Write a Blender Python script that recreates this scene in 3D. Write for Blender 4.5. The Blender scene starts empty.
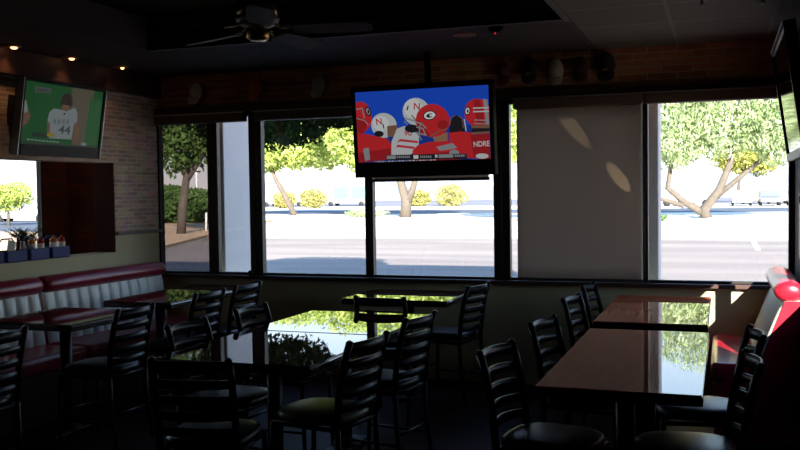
import bpy, bmesh, math, random
from mathutils import Vector, Matrix, noise
random.seed(7)
sc = bpy.context.scene
COL = sc.collection
PI = math.pi

# ---------------------------------------------------------------- camera
cam_d = bpy.data.cameras.new('camera'); cam = bpy.data.objects.new('camera', cam_d); COL.objects.link(cam)
cam_d.sensor_width = 36; cam_d.lens = 914.07 / 800 * 36; cam_d.clip_start = 0.05; cam_d.clip_end = 1500
yaw, pit, rol = math.radians(-19.504), math.radians(-2.0263), math.radians(-0.7654)
fw = Vector((math.sin(yaw)*math.cos(pit), math.cos(yaw)*math.cos(pit), math.sin(pit)))
r0 = Vector((math.cos(yaw), -math.sin(yaw), 0)); u0 = r0.cross(fw)
rt = r0*math.cos(rol) + u0*math.sin(rol); up = -r0*math.sin(rol) + u0*math.cos(rol)
M = Matrix((rt, up, -fw)).transposed().to_4x4(); M.translation = (0, 0, 1.5)
cam.matrix_world = M
sc.camera = cam

# ---------------------------------------------------------------- light
EXPO = 2.05
sc.view_settings.view_transform = 'Standard'; sc.view_settings.look = 'None'
sc.view_settings.exposure = EXPO; sc.view_settings.gamma = 1; sc.view_settings.use_curve_mapping = False
EK = 2 ** -EXPO
world = bpy.data.worlds.new('sky'); sc.world = world; world.use_nodes = True
nt = world.node_tree; nt.nodes.clear()
wo = nt.nodes.new('ShaderNodeOutputWorld'); bg = nt.nodes.new('ShaderNodeBackground')
tc = nt.nodes.new('ShaderNodeTexCoord'); sx = nt.nodes.new('ShaderNodeSeparateXYZ'); cr = nt.nodes.new('ShaderNodeValToRGB')
nt.links.new(tc.outputs['Generated'], sx.inputs[0]); nt.links.new(sx.outputs['Z'], cr.inputs[0])
cr.color_ramp.elements[0].position = 0.0; cr.color_ramp.elements[0].color = (1.0, 0.99, 0.97, 1)
cr.color_ramp.elements[1].position = 0.7; cr.color_ramp.elements[1].color = (0.16, 0.34, 0.75, 1)
e = cr.color_ramp.elements.new(0.22); e.color = (0.55, 0.76, 1.0, 1)
nt.links.new(cr.outputs[0], bg.inputs[0]); bg.inputs[1].default_value = 0.75
nt.links.new(bg.outputs[0], wo.inputs[0])
sun_d = bpy.data.lights.new('sun', 'SUN'); sun = bpy.data.objects.new('sun', sun_d); COL.objects.link(sun)
sun_d.energy = 7.0; sun_d.angle = math.radians(0.6); sun_d.color = (1.0, 0.93, 0.82)
SUN = Vector((-0.35, 0.85, -0.38)).normalized()
sun.rotation_euler = SUN.to_track_quat('-Z', 'Y').to_euler(); sun.location = (8, -10, 12)
try:
    sc.cycles.use_denoising = True
    sc.cycles.max_bounces = 8; sc.cycles.transparent_max_bounces = 16; sc.cycles.diffuse_bounces = 5
    sc.cycles.caustics_reflective = False; sc.cycles.caustics_refractive = False
    sc.cycles.sample_clamp_indirect = 4
except Exception: pass

# added spot lamps imitating sun glanced off the far right table onto the shade
for (tx, tz, ang, en) in ((-.72, 1.58, 5.0, 9.0), (-1.06, 1.97, 3.8, 12.0)):
    gd = bpy.data.lights.new('added_glint_spot', 'SPOT'); gd.energy = en; gd.color = (1, .82, .5); gd.spot_size = math.radians(ang); gd.spot_blend = .25; gd.shadow_soft_size = .005
    go = bpy.data.objects.new('added_glint_spot', gd); COL.objects.link(go); go.location = (-.13, 6.55, .80)
    go.rotation_euler = (Vector((tx, 6.9, tz)) - go.location).to_track_quat('-Z', 'Y').to_euler()

# ---------------------------------------------------------------- materials
def mat(name, col, rough=0.6, metal=0, spec=None, emit=None, noise_s=None, col2=None, bump=0, coat=0, detail=4, trans=0, stretch=None):
    m = bpy.data.materials.new(name); m.use_nodes = True; n = m.node_tree; b = n.nodes['Principled BSDF']
    b.inputs['Base Color'].default_value = (*col, 1); b.inputs['Roughness'].default_value = rough; b.inputs['Metallic'].default_value = metal
    if spec is not None: b.inputs['Specular IOR Level'].default_value = spec
    if coat: b.inputs['Coat Weight'].default_value = coat; b.inputs['Coat Roughness'].default_value = 0.015; b.inputs['Coat IOR'].default_value = 1.62
    if emit: b.inputs['Emission Color'].default_value = (*emit[:3], 1); b.inputs['Emission Strength'].default_value = emit[3]
    if noise_s:
        t = n.nodes.new('ShaderNodeTexCoord'); mp = n.nodes.new('ShaderNodeMapping'); no = n.nodes.new('ShaderNodeTexNoise')
        if stretch: mp.inputs['Scale'].default_value = stretch
        no.inputs['Scale'].default_value = noise_s; no.inputs['Detail'].default_value = detail
        n.links.new(t.outputs['Object'], mp.inputs[0]); n.links.new(mp.outputs[0], no.inputs['Vector'])
        r = n.nodes.new('ShaderNodeValToRGB'); r.color_ramp.elements[0].position = .35; r.color_ramp.elements[1].position = .65
        r.color_ramp.elements[0].color = (*col, 1); r.color_ramp.elements[1].color = (*(col2 or [c*1.25 for c in col]), 1)
        n.links.new(no.outputs[0], r.inputs[0]); n.links.new(r.outputs[0], b.inputs['Base Color'])
        if bump:
            bp = n.nodes.new('ShaderNodeBump'); bp.inputs['Strength'].default_value = bump; bp.inputs['Distance'].default_value = .01
            n.links.new(no.outputs[0], bp.inputs['Height']); n.links.new(bp.outputs[0], b.inputs['Normal'])
    return m
def emis(name, col, k=1.0):
    m = bpy.data.materials.new(name); m.use_nodes = True; n = m.node_tree
    b = n.nodes['Principled BSDF']; b.inputs['Base Color'].default_value = (.01, .01, .01, 1); b.inputs['Roughness'].default_value = .25
    b.inputs['Specular IOR Level'].default_value = .06
    b.inputs['Emission Color'].default_value = (*col, 1); b.inputs['Emission Strength'].default_value = k*EK
    return m
def brick(name, c1, c2, mortar, axis='Y', scale=1.0, w=.22, h=.07):
    m = bpy.data.materials.new(name); m.use_nodes = True; n = m.node_tree; b = n.nodes['Principled BSDF']
    t = n.nodes.new('ShaderNodeTexCoord'); s = n.nodes.new('ShaderNodeSeparateXYZ'); c = n.nodes.new('ShaderNodeCombineXYZ')
    n.links.new(t.outputs['Object'], s.inputs[0]); n.links.new(s.outputs[axis], c.inputs[0]); n.links.new(s.outputs['Z'], c.inputs[1])
    k = n.nodes.new('ShaderNodeTexBrick'); n.links.new(c.outputs[0], k.inputs['Vector'])
    k.inputs['Scale'].default_value = scale; k.inputs['Brick Width'].default_value = w; k.inputs['Row Height'].default_value = h
    k.inputs['Mortar Size'].default_value = .006; k.inputs['Mortar Smooth'].default_value = .3; k.inputs['Bias'].default_value = 0
    k.inputs['Color1'].default_value = (*c1, 1); k.inputs['Color2'].default_value = (*c2, 1); k.inputs['Mortar'].default_value = (*mortar, 1)
    no = n.nodes.new('ShaderNodeTexNoise'); no.inputs['Scale'].default_value = 9; n.links.new(c.outputs[0], no.inputs['Vector'])
    mx = n.nodes.new('ShaderNodeMix'); mx.data_type = 'RGBA'; mx.blend_type = 'MULTIPLY'; mx.inputs[0].default_value = .7
    n.links.new(k.outputs[0], mx.inputs[6]); n.links.new(no.outputs[1], mx.inputs[7])
    mr = n.nodes.new('ShaderNodeMix'); mr.data_type = 'RGBA'; mr.blend_type = 'ADD'; mr.inputs[0].default_value = .25
    n.links.new(mx.outputs[2], mr.inputs[6]); n.links.new(k.outputs[0], mr.inputs[7])
    n.links.new(mr.outputs[2], b.inputs['Base Color'])
    bp = n.nodes.new('ShaderNodeBump'); bp.inputs['Strength'].default_value = .5; bp.inputs['Distance'].default_value = .01; bp.invert = True
    n.links.new(k.outputs['Fac'], bp.inputs['Height']); n.links.new(bp.outputs[0], b.inputs['Normal'])
    b.inputs['Roughness'].default_value = .85; b.inputs['Specular IOR Level'].default_value = .2
    return m
def glass(name, tint=(.95, .96, .96), refl=.10):
    m = bpy.data.materials.new(name); m.use_nodes = True; n = m.node_tree; n.nodes.clear()
    o = n.nodes.new('ShaderNodeOutputMaterial'); t = n.nodes.new('ShaderNodeBsdfTransparent'); g = n.nodes.new('ShaderNodeBsdfGlossy')
    lf = n.nodes.new('ShaderNodeLayerWeight'); lf.inputs[0].default_value = .5
    pw = n.nodes.new('ShaderNodeMath'); pw.operation = 'POWER'; pw.inputs[1].default_value = 5; n.links.new(lf.outputs['Facing'], pw.inputs[0])
    lw = n.nodes.new('ShaderNodeMath'); lw.operation = 'MULTIPLY_ADD'; lw.inputs[1].default_value = .96; lw.inputs[2].default_value = .04; n.links.new(pw.outputs[0], lw.inputs[0])
    mx = n.nodes.new('ShaderNodeMixShader'); t.inputs[0].default_value = (*tint, 1); g.inputs['Roughness'].default_value = 0.0
    n.links.new(lw.outputs[0], mx.inputs[0]); n.links.new(t.outputs[0], mx.inputs[1]); n.links.new(g.outputs[0], mx.inputs[2]); n.links.new(mx.outputs[0], o.inputs[0])
    return m
def leafy(name, c1, c2, tr=.4):
    m = bpy.data.materials.new(name); m.use_nodes = True; n = m.node_tree; n.nodes.clear()
    o = n.nodes.new('ShaderNodeOutputMaterial'); d = n.nodes.new('ShaderNodeBsdfDiffuse'); t = n.nodes.new('ShaderNodeBsdfTranslucent'); mx = n.nodes.new('ShaderNodeMixShader')
    g = n.nodes.new('ShaderNodeTexCoord'); no = n.nodes.new('ShaderNodeTexNoise'); no.inputs['Scale'].default_value = 1.3; no.inputs['Detail'].default_value = 5
    r = n.nodes.new('ShaderNodeValToRGB'); r.color_ramp.elements[0].position = .38; r.color_ramp.elements[1].position = .62
    r.color_ramp.elements[0].color = (*c1, 1); r.color_ramp.elements[1].color = (*c2, 1)
    n.links.new(g.outputs['Object'], no.inputs['Vector']); n.links.new(no.outputs[0], r.inputs[0])
    n.links.new(r.outputs[0], d.inputs[0]); n.links.new(r.outputs[0], t.inputs[0]); mx.inputs[0].default_value = tr
    n.links.new(d.outputs[0], mx.inputs[1]); n.links.new(t.outputs[0], mx.inputs[2]); n.links.new(mx.outputs[0], o.inputs[0])
    return m
def fabric(name, col, tr):
    m = leafy(name, col, [c*1.06 for c in col], tr)
    return m
def tilemat(name, col, line, size):
    m = bpy.data.materials.new(name); m.use_nodes = True; n = m.node_tree; b = n.nodes['Principled BSDF']
    t = n.nodes.new('ShaderNodeTexCoord'); mp = n.nodes.new('ShaderNodeMapping'); mp.inputs['Location'].default_value = (.31, .0, 0)
    k = n.nodes.new('ShaderNodeTexBrick'); k.offset = 0; k.inputs['Scale'].default_value = 1; k.inputs['Brick Width'].default_value = size; k.inputs['Row Height'].default_value = size
    k.inputs['Mortar Size'].default_value = .012; k.inputs['Color1'].default_value = (*col, 1); k.inputs['Color2'].default_value = (*[c*.85 for c in col], 1); k.inputs['Mortar'].default_value = (*line, 1)
    n.links.new(t.outputs['Object'], mp.inputs[0]); n.links.new(mp.outputs[0], k.inputs['Vector']); n.links.new(k.outputs[0], b.inputs['Base Color'])
    b.inputs['Roughness'].default_value = .8
    return m
MT = {}
MT['beige'] = mat('beige_paint', (.50, .46, .27), .75, noise_s=3, col2=(.56, .51, .31))
MT['brick_red'] = brick('brick_red', (.62, .24, .10), (.36, .13, .06), (.55, .36, .22), 'X', w=.21, h=.05)
MT['brick_tan'] = brick('brick_tan', (.80, .58, .43), (.46, .31, .23), (.72, .62, .50), 'Y', w=.13, h=.035)
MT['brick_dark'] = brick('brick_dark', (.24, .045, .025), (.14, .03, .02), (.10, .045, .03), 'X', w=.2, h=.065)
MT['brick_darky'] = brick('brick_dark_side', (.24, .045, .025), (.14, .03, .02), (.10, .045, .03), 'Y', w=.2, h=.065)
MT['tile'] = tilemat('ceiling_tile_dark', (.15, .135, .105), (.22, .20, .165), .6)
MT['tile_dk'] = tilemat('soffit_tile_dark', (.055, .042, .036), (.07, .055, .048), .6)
MT['ceil_black'] = mat('black_ceiling_paint', (.012, .011, .01), .9)
MT['trim_dark'] = mat('dark_stained_trim', (.05, .02, .014), .5, noise_s=12, stretch=(1, 8, 8))
MT['jamb'] = mat('dark_red_jamb', (.05, .010, .007), .8, spec=.1)
MT['trim_lt'] = mat('grey_trim', (.16, .15, .13), .6)
MT['bronze'] = mat('bronze_frame', (.022, .017, .014), .45, metal=.3)
MT['floor'] = mat('dark_red_tile_floor', (.022, .007, .006), .55, noise_s=2.2, col2=(.03, .010, .008), spec=.1)
MT['wall_dk'] = mat('dark_maroon_wall', (.035, .014, .012), .8)
MT['glass'] = glass('clear_glass'); MT['glass_tint'] = glass('tinted_glass', (.42, .40, .40))
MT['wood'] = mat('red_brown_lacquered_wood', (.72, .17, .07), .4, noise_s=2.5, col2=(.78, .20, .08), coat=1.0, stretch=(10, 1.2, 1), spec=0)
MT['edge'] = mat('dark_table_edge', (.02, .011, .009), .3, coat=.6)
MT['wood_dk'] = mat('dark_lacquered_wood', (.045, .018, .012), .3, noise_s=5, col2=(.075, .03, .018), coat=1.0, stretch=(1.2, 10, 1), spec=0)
MT['iron'] = mat('black_iron', (.01, .01, .01), .4, metal=.2)
MT['chair'] = mat('black_powder_coat', (.008, .009, .013), .38, spec=.22)
MT['vinyl_bk'] = mat('black_vinyl', (.009, .010, .013), .36, spec=.4)
MT['vinyl_olive'] = mat('worn_olive_vinyl', (.16, .15, .05), .38)
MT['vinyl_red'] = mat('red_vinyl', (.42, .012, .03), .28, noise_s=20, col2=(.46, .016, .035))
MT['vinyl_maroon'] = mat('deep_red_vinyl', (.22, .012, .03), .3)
MT['vinyl_white'] = mat('white_vinyl', (.80, .82, .74), .4)
MT['black'] = mat('black_plastic', (.009, .009, .009), .4, spec=.15)
MT['gloss_black'] = mat('gloss_black_screen', (.008, .008, .009), .04, spec=.8)
MT['silver'] = mat('silver_edge', (.45, .43, .40), .3, metal=.7)
MT['brass'] = mat('antique_brass', (.55, .33, .10), .25, metal=1)
MT['white_metal'] = mat('pewter_ring', (.5, .48, .46), .4, metal=.5)
MT['blade'] = mat('fan_blade_wood', (.13, .105, .09), .6, spec=.2, noise_s=6, stretch=(8, 1, 1))
MT['white_plastic'] = mat('white_plastic', (.8, .8, .78), .4)
MT['shade'] = fabric('cream_shade_fabric', (.54, .46, .40), .32)
MT['cassette'] = mat('brown_shade_cassette', (.13, .085, .06), .5)
MT['hem'] = mat('dark_hem_bar', (.03, .028, .026), .5)
MT['plaster'] = mat('white_plaster', (.66, .62, .60), .8)
MT['facade'] = mat('facade_stucco', (.45, .38, .30), .9)
MT['asphalt'] = mat('worn_asphalt', (.165, .136, .121), .95, noise_s=.35, col2=(.25, .205, .18), detail=8, stretch=(.35, 1.6, 1))
MT['walk'] = mat('concrete_walk', (.17, .17, .18), .9, noise_s=1.5)
MT['gravel'] = mat('pale_gravel', (.72, .66, .55), .95, noise_s=.3, col2=(.52, .48, .40))
MT['tan'] = mat('tan_gravel', (.46, .30, .17), .95, noise_s=1.2, col2=(.56, .39, .23))
MT['road'] = mat('blue_grey_road', (.05, .062, .085), .9, noise_s=.4)
MT['road_far'] = mat('far_grey_lot', (.11, .11, .13), .9, noise_s=.12, col2=(.20, .19, .205), stretch=(.05, 1, 1))
MT['line_white'] = mat('white_road_paint', (.8, .8, .78), .8)
MT['bark'] = mat('grey_bark', (.085, .07, .058), .95, noise_s=4, bump=.5)
MT['bark_dk'] = mat('brown_bark', (.06, .042, .03), .95, noise_s=4, bump=.5)
MT['leaf_olive'] = leafy('olive_leaf', (.23, .31, .14), (.50, .58, .34))
MT['leaf_lime'] = leafy('lime_leaf', (.26, .34, .07), (.52, .60, .20))
MT['leaf_yel'] = leafy('yellow_green_leaf', (.27, .29, .06), (.46, .45, .14))
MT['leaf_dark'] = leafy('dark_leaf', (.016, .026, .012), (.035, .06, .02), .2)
MT['leaf_mid'] = leafy('mid_green_leaf', (.05, .10, .03), (.12, .20, .06), .3)
MT['leaf_dry'] = leafy('dry_yellow_leaf', (.26, .25, .08), (.38, .35, .13), .2)
MT['leaf_palm'] = leafy('frond', (.04, .07, .025), (.09, .13, .04), .3)
MT['carw'] = mat('white_car_paint', (.42, .42, .43), .3, coat=.5); MT['carg'] = mat('grey_car_paint', (.13, .14, .16), .3, coat=.5)
MT['carb'] = mat('dark_blue_car_paint', (.05, .07, .13), .3, coat=.5); MT['cart'] = mat('tan_car_paint', (.22, .17, .12), .3, coat=.5)
MT['carr'] = mat('red_car_paint', (.2, .04, .035), .3, coat=.5)
MT['carglass'] = mat('car_glass', (.16, .18, .2), .2); MT['rubber'] = mat('tyre_rubber', (.02, .02, .02), .8)
MT['cyan'] = mat('cyan_paint', (.10, .50, .62), .5)
MT['bluepl'] = mat('blue_plastic', (.012, .03, .17), .45, spec=.2); MT['label_w'] = mat('white_label', (.85, .8, .74), .5)
MT['ketchup'] = mat('ketchup_red', (.45, .03, .02), .25); MT['mustard'] = mat('mustard_orange', (.75, .28, .03), .3)
MT['card'] = mat('menu_card', (.5, .48, .42), .6); MT['brownb'] = mat('brown_bottle', (.16, .06, .03), .2)
MT['terracotta'] = mat('terracotta', (.3, .12, .06), .8)
MT['cap_white'] = mat('cream_cloth', (.42, .36, .28), .9); MT['cap_orange'] = mat('orange_cloth', (.85, .22, .04), .9)
MT['cap_grey'] = mat('pale_grey_cloth', (.72, .66, .55), .9); MT['cap_maroon'] = mat('maroon_cloth', (.10, .02, .03), .9)
MT['cap_black'] = mat('black_cloth', (.012, .012, .014), .9); MT['cap_gold'] = mat('gold_badge', (.5, .33, .08), .7)
MT['cap_olive'] = mat('olive_grey_cloth', (.5, .45, .36), .9)
MT['redled'] = emis('red_led', (1, .03, .05), .8)

# ---------------------------------------------------------------- mesh builder
class MB:
    def __init__(s): s.v = []; s.f = []; s.m = []; s.sm = []
    def add(s, vs, fs, mi=0, smooth=False):
        o = len(s.v); s.v += [tuple(v) for v in vs]
        for f in fs: s.f.append([i+o for i in f]); s.m.append(mi); s.sm.append(smooth)
        return s
    def box(s, x0, x1, y0, y1, z0, z1, mi=0, mtx=None):
        vs = [Vector((x, y, z)) for z in (z0, z1) for y in (y0, y1) for x in (x0, x1)]
        if mtx: vs = [mtx @ v for v in vs]
        return s.add(vs, [(0,2,3,1),(4,5,7,6),(0,1,5,4),(2,6,7,3),(0,4,6,2),(1,3,7,5)], mi)
    def tube(s, pts, r, n=10, mi=0, caps=True, flat=1.0):
        pts = [Vector(p) for p in pts]; k = len(pts); rs = r if isinstance(r, (list, tuple)) else [r]*k
        vs = []; prev = None
        for i, p in enumerate(pts):
            t = (pts[min(i+1, k-1)] - pts[max(i-1, 0)]).normalized()
            if prev is None:
                a = Vector((0, 0, 1)) if abs(t.z) < .9 else Vector((0, 1, 0)); nn = t.cross(a).normalized()
            else: nn = (prev - t*prev.dot(t)).normalized()
            prev = nn; b = t.cross(nn)
            for j in range(n):
                th = 2*PI*j/n; vs.append(p + nn*math.cos(th)*rs[i] + b*math.sin(th)*rs[i]*flat)
        fs = [(i*n+j, i*n+(j+1) % n, (i+1)*n+(j+1) % n, (i+1)*n+j) for i in range(k-1) for j in range(n)]
        if caps: fs += [tuple(range(n-1, -1, -1)), tuple(range((k-1)*n, k*n))]
        return s.add(vs, fs, mi, True)
    def lathe(s, prof, c=(0, 0, 0), n=20, mi=0, sy=1.0):
        vs = []
        for r, z in prof:
            for j in range(n):
                th = 2*PI*j/n; vs.append((c[0]+r*math.cos(th), c[1]+r*sy*math.sin(th), c[2]+z))
        k = len(prof)
        fs = [(i*n+j, i*n+(j+1) % n, (i+1)*n+(j+1) % n, (i+1)*n+j) for i in range(k-1) for j in range(n)]
        fs += [tuple(range(n-1, -1, -1)), tuple(range((k-1)*n, k*n))]
        return s.add(vs, fs, mi, True)
    def prism(s, pts, axis, a, b, mi=0, smooth=False):   # outline in the two other axes, extruded along axis
        def P(p, t):
            return (t, p[0], p[1]) if axis == 0 else (p[0], t, p[1]) if axis == 1 else (p[0], p[1], t)
        n = len(pts); vs = [P(p, a) for p in pts] + [P(p, b) for p in pts]
        fs = [tuple(range(n-1, -1, -1)), tuple(range(n, 2*n))] + [(i, (i+1) % n, n+(i+1) % n, n+i) for i in range(n)]
        return s.add(vs, fs, mi, smooth)
    def build(s, name, mats, parent=None, bevel=0, loc=None, subsurf=0, seg=2):
        me = bpy.data.meshes.new(name); me.from_pydata(s.v, [], s.f); me.update()
        if not isinstance(mats, (list, tuple)): mats = [mats]
        for m in mats: me.materials.append(m)
        me.polygons.foreach_set('material_index', s.m); me.polygons.foreach_set('use_smooth', s.sm)
        bm = bmesh.new(); bm.from_mesh(me); bmesh.ops.recalc_face_normals(bm, faces=bm.faces); bm.to_mesh(me); bm.free()
        o = bpy.data.objects.new(name, me); COL.objects.link(o)
        if parent: o.parent = parent
        if loc: o.location = loc
        if bevel:
            b = o.modifiers.new('bevel', 'BEVEL'); b.width = bevel; b.segments = seg; b.limit_method = 'ANGLE'; b.angle_limit = math.radians(40)
        if subsurf:
            b = o.modifiers.new('sub', 'SUBSURF'); b.levels = subsurf; b.render_levels = subsurf
        return o
def tag(o, label=None, cat=None, group=None, kind=None):
    if label: o['label'] = label
    if cat: o['category'] = cat
    if group: o['group'] = group
    if kind: o['kind'] = kind
    return o
def empty(name, loc=(0, 0, 0), rz=0, **k):
    o = bpy.data.objects.new(name, None); COL.objects.link(o); o.location = loc; o.rotation_euler = (0, 0, rz); o.empty_display_size = .1
    return tag(o, **k)
def struct(o): o['kind'] = 'structure'; return o
def copy_tree(o, parent=None):
    c = o.copy(); COL.objects.link(c)
    if parent: c.parent = parent
    for ch in list(o.children): copy_tree(ch, c)
    return c
def box(name, x0, x1, y0, y1, z0, z1, m, parent=None, bevel=0):
    return MB().box(x0, x1, y0, y1, z0, z1).build(name, m, parent, bevel)

# ---------------------------------------------------------------- setting
XL, XR, YW, YB, ZC, ZT = -4.73, 0.47, 6.95, -3.0, 2.545, 2.80
SILL, HEAD = 0.812, 2.205
struct(box('floor', -8, XR+.15, YB-.15, YW+.2, -.15, 0, MT['floor']))
w = MB(); w.box(XL, XR, YW, YW+.2, 0, SILL, 0); w.box(XL, XR, YW, YW+.2, HEAD, ZT, 1)
struct(w.build('wall_front', [MT['beige'], MT['brick_red']]))
struct(box('trim_1', XL, XR, YW-.06, YW+.06, SILL-.03, SILL, MT['trim_dark'], bevel=.004))
struct(box('trim_2', XL, XR, YW-.05, YW+.0, HEAD, HEAD+.06, MT['trim_dark'], bevel=.004))
# left wall: beige below, brick above, a wide pass-through opening
w = MB()
w.box(XL-.2, XL, YB, YW, 0, 1.04, 0)
w.box(XL-.2, XL, 6.32, YW, 1.04, 1.193, 0)
w.box(XL-.2, XL, 6.32, YW, 1.193, 1.776, 1)
w.box(XL-.2, XL, YB, YW, 1.776, ZT, 1)
w.box(XL-.2, XL, YB, 3.4, 1.04, 1.776, 1)
struct(w.build('wall_left', [MT['beige'], MT['brick_tan']]))
struct(box('trim_6', XL-.205, XL-.004, 6.305, 6.32, 1.041, 1.776, MT['jamb']))
struct(box('trim_3', XL-.01, XL+.03, 6.32, YW, 1.18, 1.205, MT['trim_lt'], bevel=.004))
struct(box('trim_4', XL, XL+.05, YB, YW, 2.36, ZC, MT['trim_dark'], bevel=.006))
# side room behind the opening
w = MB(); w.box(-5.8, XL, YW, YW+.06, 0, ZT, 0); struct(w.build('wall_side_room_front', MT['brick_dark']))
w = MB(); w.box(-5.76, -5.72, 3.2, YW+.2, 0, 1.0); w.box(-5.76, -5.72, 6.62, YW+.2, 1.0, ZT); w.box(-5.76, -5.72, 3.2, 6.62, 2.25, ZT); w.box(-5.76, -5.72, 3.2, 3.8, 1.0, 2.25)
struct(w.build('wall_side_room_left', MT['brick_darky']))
struct(box('wall_side_room_back', -5.8, XL-.2, 3.2, 3.4, 0, ZT, MT['wall_dk']))
# right wall with two low openings to the outside
w = MB()
w.box(XR, XR+.05, YB, YW+.2, 0, .70); w.box(XR, XR+.05, YB, YW+.2, 1.46, ZT)
w.box(XR, XR+.05, YB, 5.0, .70, 1.46); w.box(XR, XR+.05, 5.0, 5.68, .70, .86); w.box(XR, XR+.05, 5.68, 5.80, .70, 1.46); w.box(XR, XR+.05, 5.80, 6.59, .70, 1.03); w.box(XR, XR+.05, 6.59, YW+.2, .70, 1.46)
struct(w.build('wall_right', MT['wall_dk']))
struct(box('wall_back', XL-.2, XR+.15, YB-.15, YB, 0, ZT, MT['wall_dk']))
# ceiling: dark tile soffit around a deeper black recess
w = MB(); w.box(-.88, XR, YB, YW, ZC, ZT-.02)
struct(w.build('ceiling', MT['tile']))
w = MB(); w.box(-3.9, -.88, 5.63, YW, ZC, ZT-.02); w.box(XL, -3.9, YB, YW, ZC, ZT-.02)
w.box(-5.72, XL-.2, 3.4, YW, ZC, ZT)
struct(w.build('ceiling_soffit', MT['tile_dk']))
struct(box('ceiling_recess', XL-.2, XR+.15, YB, YW+.2, ZT, ZT+.1, MT['ceil_black']))
w = MB(); w.box(-.92, -.88, YB, 5.66, ZC-.012, ZC+.03); w.box(-3.9, -.92, 5.63, 5.66, ZC-.004, ZC+.03)
struct(w.build('trim_5', MT['trim_lt'], bevel=.003))
# building mass above, that shades the near part of the lot
struct(box('wall_facade', -9.5, XR+.15, YB-.15, YW+.2, ZT+.1, 5.45, MT['facade']))
struct(box('wall_facade_side', -9.5, -5.8, 2.0, 3.0, -.15, ZT+.1, MT['facade']))

# windows ----------------------------------------------------------------
def window(n, x0, x1, lb, rb, gm, extra=None):
    m = MB(); y0, y1 = YW-.0, YW+.055
    m.box(x0, x0+lb, y0-.012, y1, SILL, HEAD); m.box(x1-rb, x1, y0-.012, y1, SILL, HEAD)
    m.box(x0+lb, x1-rb, y0, y1, SILL, SILL+.02); m.box(x0+lb, x1-rb, y0, y1, HEAD-.035, HEAD)
    if extra: m.box(extra[0], extra[1], y0, y1, SILL+.02, HEAD-.035)
    o = struct(m.build('window_%d' % n, MT['bronze'], bevel=.004))
    if extra:
        MB().box(x0+lb, extra[0], y0+.03, y0+.036, SILL+.02, HEAD-.035).build('pane', MT['glass_tint'], o)
        MB().box(extra[1], x1-rb, y0+.03, y0+.036, SILL+.02, HEAD-.035).build('pane', MT['glass'], o)
    else:
        MB().box(x0+lb, x1-rb, y0+.03, y0+.036, SILL+.02, HEAD-.035).build('pane', gm, o)
    return o
window(1, XL, -3.76, .018, .06, MT['glass'], (-4.235, -4.135))
window(2, -3.76, -2.725, .06, .035, MT['glass'])
window(3, -2.725, -1.62, .035, .065, MT['glass'])
window(4, -1.62, -.542, .065, .02, MT['glass'])
window(5, -.542, XR, .02, .04, MT['glass'])
def side_window(n, x, y0, y1, z0, z1):
    m = MB(); m.box(x, x+.05, y0, y0+.02, z0, z1); m.box(x, x+.05, y1-.02, y1, z0, z1); m.box(x, x+.05, y0+.02, y1-.02, z0, z0+.015); m.box(x, x+.05, y0+.02, y1-.02, z1-.015, z1)
    o = struct(m.build('window_%d' % n, MT['bronze']))
    MB().box(x+.02, x+.026, y0+.02, y1-.02, z0+.015, z1-.015).build('pane', MT['glass'], o)
side_window(6, XR, 5.0, 5.68, .86, 1.46); side_window(7, XR, 5.80, 6.59, 1.03, 1.46)
side_window(8, -5.765, 3.8, 6.62, 1.0, 2.25)

# roller shades
def shade(x0, x1, zb, label, name='roller_shade', hem=True):
    t = empty(name, ((x0+x1)/2, YW-.06, HEAD), label=label, cat='window shade', group='roller shades along the front windows')
    hx = (x1-x0)/2
    MB().box(-hx-.01, hx+.01, -.03, .045, -.085, -.005).build('cassette', MT['cassette'], t, bevel=.012)
    MB().box(-hx-.01, hx+.01, -.034, -.02, -.012, .0).build('rail', MT['silver'], t)
    m = MB(); n = 30
    if zb < HEAD-.09:
        L = HEAD - zb; vs = []; fs = []
        for i in range(n+1):
            x = -hx+.01 + (2*hx-.02)*i/n
            for j in range(13):
                z = -.08 - (L-.08)*j/12
                vs.append((x, .012+.0018*math.sin(i*.55+j*.2), z))
        for i in range(n):
            for j in range(12): a = i*13+j; fs.append((a, a+1, a+14, a+13))
        m.add(vs, fs, 0, True); f = m.build('fabric', MT['shade'], t)
        sm = f.modifiers.new('thick', 'SOLIDIFY'); sm.thickness = .0012
        MB().box(-hx+.005, hx-.005, .005, .02, -L-.012, -L+.012).build('hem_bar', MT['hem'], t, bevel=.003)
    return t
shade(-1.50, -.557, .826, 'cream fabric roller shade pulled all the way down over the fourth window')
shade(-.53, .43, HEAD, 'brown roller shade cassette rolled up above the olive tree view')
shade(-3.72, -2.76, HEAD, 'brown roller shade cassette rolled up above the window left of the big screen')
shade(-4.70, -3.83, HEAD, 'brown roller shade cassette rolled up over the leftmost narrow window')
shade(-2.68, -1.70, 1.60, 'roller shade behind the big screen, its dark hem bar just below the set')

# exterior pillars
tag(box('exterior_pillar', -4.42, -4.275, 7.3, 7.8, -.15, 2.9, MT['plaster'], bevel=.01), 'white plastered pillar outside the leftmost window', 'pillar')
tag(box('exterior_pillar', -.63, -.47, 7.27, 7.6, -.15, 2.9, MT['plaster'], bevel=.01), 'narrow white pillar outside, right beside the shaded window', 'pillar')

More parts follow.
